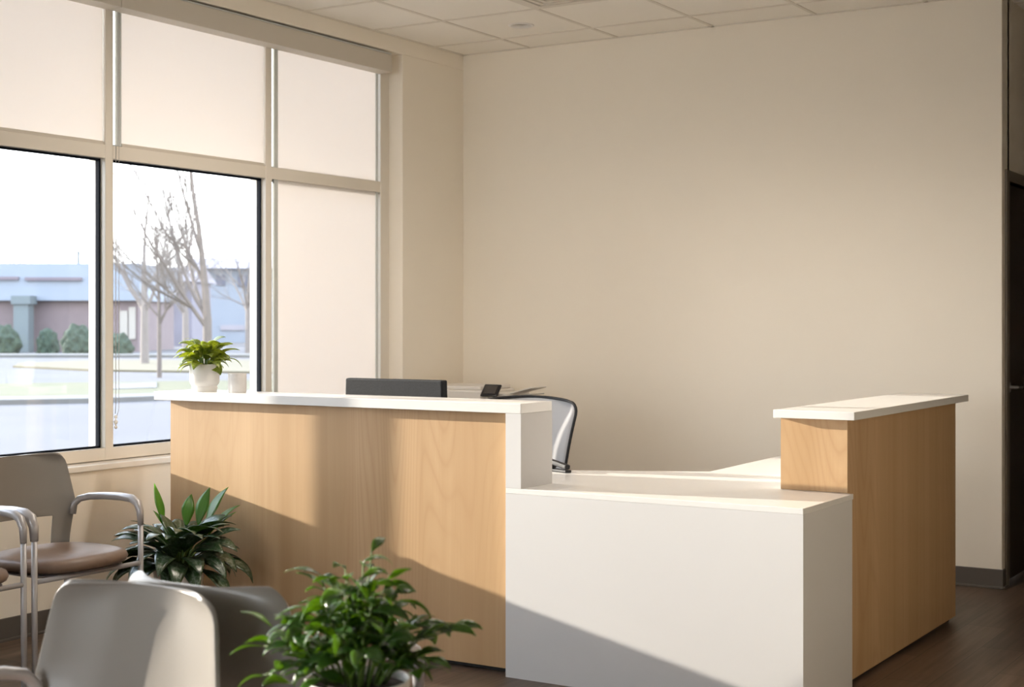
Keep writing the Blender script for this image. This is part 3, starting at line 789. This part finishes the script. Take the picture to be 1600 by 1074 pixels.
# store across the road; its face runs across the view
UX = Vector((CA, SA, 0)); UY = Vector((-SA, CA, 0))
def facade(root, px0, px1, dep, z0, z1, name, m, thick=.3, fwd=0.0, rt=None):
    a, b = out(px0, dep), out(px1, dep); a.z = b.z = 0
    c = (a+b)/2 + UY*(thick/2-fwd); s = MB()
    s.obox(Vector((c.x, c.y, (z0+z1)/2)), ((b-a).length, thick, z1-z0), Matrix.Rotation(YAW, 3, 'Z'))
    o = s.build(name, m, root)
    if rt is not None: o.location = tuple(-q for q in rt)
    return o
def zat(py, d): return EYE + (505-py)/F_PX*d
def at_root(p): return tuple(p)
B0 = out(60, 76)
bs = empty('store_building', B0, label='long low brick store with blue-grey fascia across the road', cat='building')
def fb(px0, px1, dep, py0, py1, n, m, thick=.3, fwd=0):
    return facade(bs, px0, px1, dep, zat(py0, 76) if py0 < 600 else GZ, zat(py1, 76), n, m, thick, fwd, B0)
fb(-300, 216, 76, 999, 470, 'brick_wall', M['brick'], 8)
fb(-300, 222, 76, 470, 412, 'fascia', M['fascia'], 8.4, .4)
fb(-300, 34, 76, 438, 433, 'fascia_band', M['fasciadk'], .2, .55)
fb(44, 132, 76, 439, 434, 'fascia_band', M['fasciadk'], .2, .55)
fb(24, 47, 75, 999, 470, 'pillar', M['pillar'], .9, .3)
fb(21, 51, 75, 476, 463, 'pillar_cap', M['pillar'], 1.1, .4)
fb(188, 200, 76, 528, 486, 'window', M['houselight'], .2, .1)
fb(202, 212, 76, 530, 480, 'window', M['houselight'], .2, .1)
fb(120, 122.5, 76.5, 412, 391, 'vent_pipe', M['pillar'], .3)
def house(px0, px1, dep, ptop, label, m, wins, roofp=None):
    r0 = out((px0+px1)/2, dep); h = empty('distant_house', r0, label=label, cat='building')
    facade(h, px0, px1, dep, GZ, zat(ptop, dep), 'wall', m, 6, 0, r0)
    if roofp:
        a, b = out(px0-5, dep), out(px1+5, dep); zt = zat(ptop, dep); s = MB()
        vs_ = []
        for p in (a, b):
            for off, zz in ((-1.0, zt), (7, zt), (3, zat(roofp, dep))):
                q = p+UY*off; vs_.append(s.bm.verts.new((q.x, q.y, zz)))
        s.bm.faces.new(vs_[0:3]); s.bm.faces.new(vs_[3:6][::-1])
        for i, j in ((0, 1), (1, 2), (2, 0)): s.bm.faces.new((vs_[i], vs_[j], vs_[j+3], vs_[i+3]))
        o = s.build('roof', M['roof'], h); o.location = tuple(-q for q in r0)
    for (a, b, t, bt, mm) in wins:
        facade(h, a, b, dep, zat(bt, dep), zat(t, dep), 'window', mm, .2, .12, r0)
hw, hg, hl = M['housewall'], M['houseglass'], M['houselight']
house(214, 300, 95, 440, 'pale house behind the bare trees, right of the store', hw, [(238, 246, 450, 470, hg), (262, 276, 446, 462, hg), (255, 270, 480, 500, hl)], 415)
house(296, 430, 110, 420, 'larger pale house seen behind the big bare tree', M['fascia'], [(338, 352, 430, 446, hg), (372, 386, 430, 448, hg), (310, 322, 462, 482, hg), (345, 382, 508, 516, M['roof'])], 400)
def bush(px, dep, w_, h_, label, seed):
    random.seed(seed); p = out(px, dep); s = MB()
    bmesh.ops.create_icosphere(s.bm, subdivisions=4, radius=1)
    for v in s.bm.verts:
        k = 1 + .16*math.sin(v.co.x*7+seed)*math.sin(v.co.y*6)*math.sin(v.co.z*8+seed) + random.uniform(-.07, .07)
        v.co = Vector((v.co.x*w_/2*k, v.co.y*w_/2*k, max(v.co.z, -.35)*h_/1.35*k + h_*.26))
    o = s.build('shrub', M['bush'], loc=p); tag(o, label=label, cat='shrub', group='shrubs along the store front')
bush(6, 72, 1.6, 1.35, 'dark shrub at the left picture edge before the store', 1)
bush(75, 72, 1.05, 1.2, 'small round shrub before the brick wall, right of the pillar', 2)
bush(122, 70, 1.5, 1.35, 'wide green shrub before the brick wall near the mullion', 3)
bush(186, 66, 1.2, 1.0, 'low green shrub just right of the window mullion', 4)
# bare trees
def tree(px, dep, H, r0, label, seed, m, spread=.55, levels=4, first=.25, nb=(3, 4), lean=0):
    random.seed(seed); s = MB()
    def grow(p, d, L, r, lv):
        n = 4; pts = [p.copy()]; dd = d.copy(); q = p.copy()
        for i in range(n):
            dd = (dd + Vector((random.uniform(-.10, .10), random.uniform(-.10, .10), .05))).normalized()
            q = q + dd*L/n; pts.append(q.copy())
        s.tube(pts, [r*(1-.55*i/n) for i in range(n+1)], 5 if lv < 2 else 4, cap=False)
        if lv >= levels: return
        for b in range(random.randint(*nb)):
            i = random.randint(1, n) if lv else random.randint(1, n)
            ax = dd.orthogonal().normalized(); ax.rotate(Matrix.Rotation(random.uniform(0, 6.28), 3, dd))
            nd = (dd*math.cos(spread)+ax*math.sin(spread)*random.uniform(.7, 1.25)).normalized()
            grow(pts[i], nd, L*random.uniform(.55, .78), r*(1-.55*i/n)*.62, lv+1)
        grow(pts[-1], dd, L*.66, r*.45, lv+1)
    p0 = Vector((0, 0, 0)); top = Vector((lean, 0, H*first))
    s.tube([p0, top*.5, top], [r0*1.15, r0, r0*.92], 8)
    grow(top, Vector((lean*.3, 0, 1)).normalized(), H*.36, r0*.9, 0)
    for i in range(3 if levels > 3 else 2):
        a = random.uniform(0, 6.28)
        grow(top*random.uniform(.75, 1), Vector((math.cos(a)*.6, math.sin(a)*.6, .8)).normalized(), H*.30, r0*.5, 1)
    o = s.build('bare_tree', m, loc=out(px, dep)); tag(o, label=label, cat='tree', group='leafless trees outside')
tree(324, 36, 8.2, .115, 'tallest bare tree, thick pale trunk behind the counter plant', 7, M['bark'], .42, 5, .2, (3, 4))
tree(249, 40, 4.6, .06, 'young bare street tree with thin straight trunk, left of the tall tree', 9, M['bark'], .5, 5, .36, (3, 4))
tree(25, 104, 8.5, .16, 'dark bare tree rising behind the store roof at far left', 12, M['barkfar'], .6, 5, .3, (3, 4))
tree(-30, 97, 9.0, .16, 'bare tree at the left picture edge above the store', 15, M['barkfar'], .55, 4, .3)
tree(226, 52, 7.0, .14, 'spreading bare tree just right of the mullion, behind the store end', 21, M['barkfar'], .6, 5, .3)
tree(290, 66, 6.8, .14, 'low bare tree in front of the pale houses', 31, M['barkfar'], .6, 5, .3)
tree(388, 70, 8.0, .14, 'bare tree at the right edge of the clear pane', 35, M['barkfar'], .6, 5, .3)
# unseen posts added outside to shade the desk front and chairs
col = empty('added_shade_column', (-6.4, 1.43, GZ), label='broad square column added out of view outside the window wall to shade the foreground chairs', cat='column')
MB().box(-.07, .07, -.058, .058, 0, 2.2).build('shaft', M['frame'], col, bevel=.004)
MB().box(-.13, .13, -.12, .12, 0, .03).build('base_plate', M['frame'], col)
shade_post = empty('added_shade_post', (-6.4, 4.40, GZ), label='slim square post added out of view outside the window wall to cast a shadow band on the desk', cat='post')
MB().box(-.04, .04, -.038, .038, 0, 2.2).build('shaft', M['frame'], shade_post, bevel=.004)
MB().box(-.08, .08, -.08, .08, 0, .02).build('base_plate', M['frame'], shade_post)
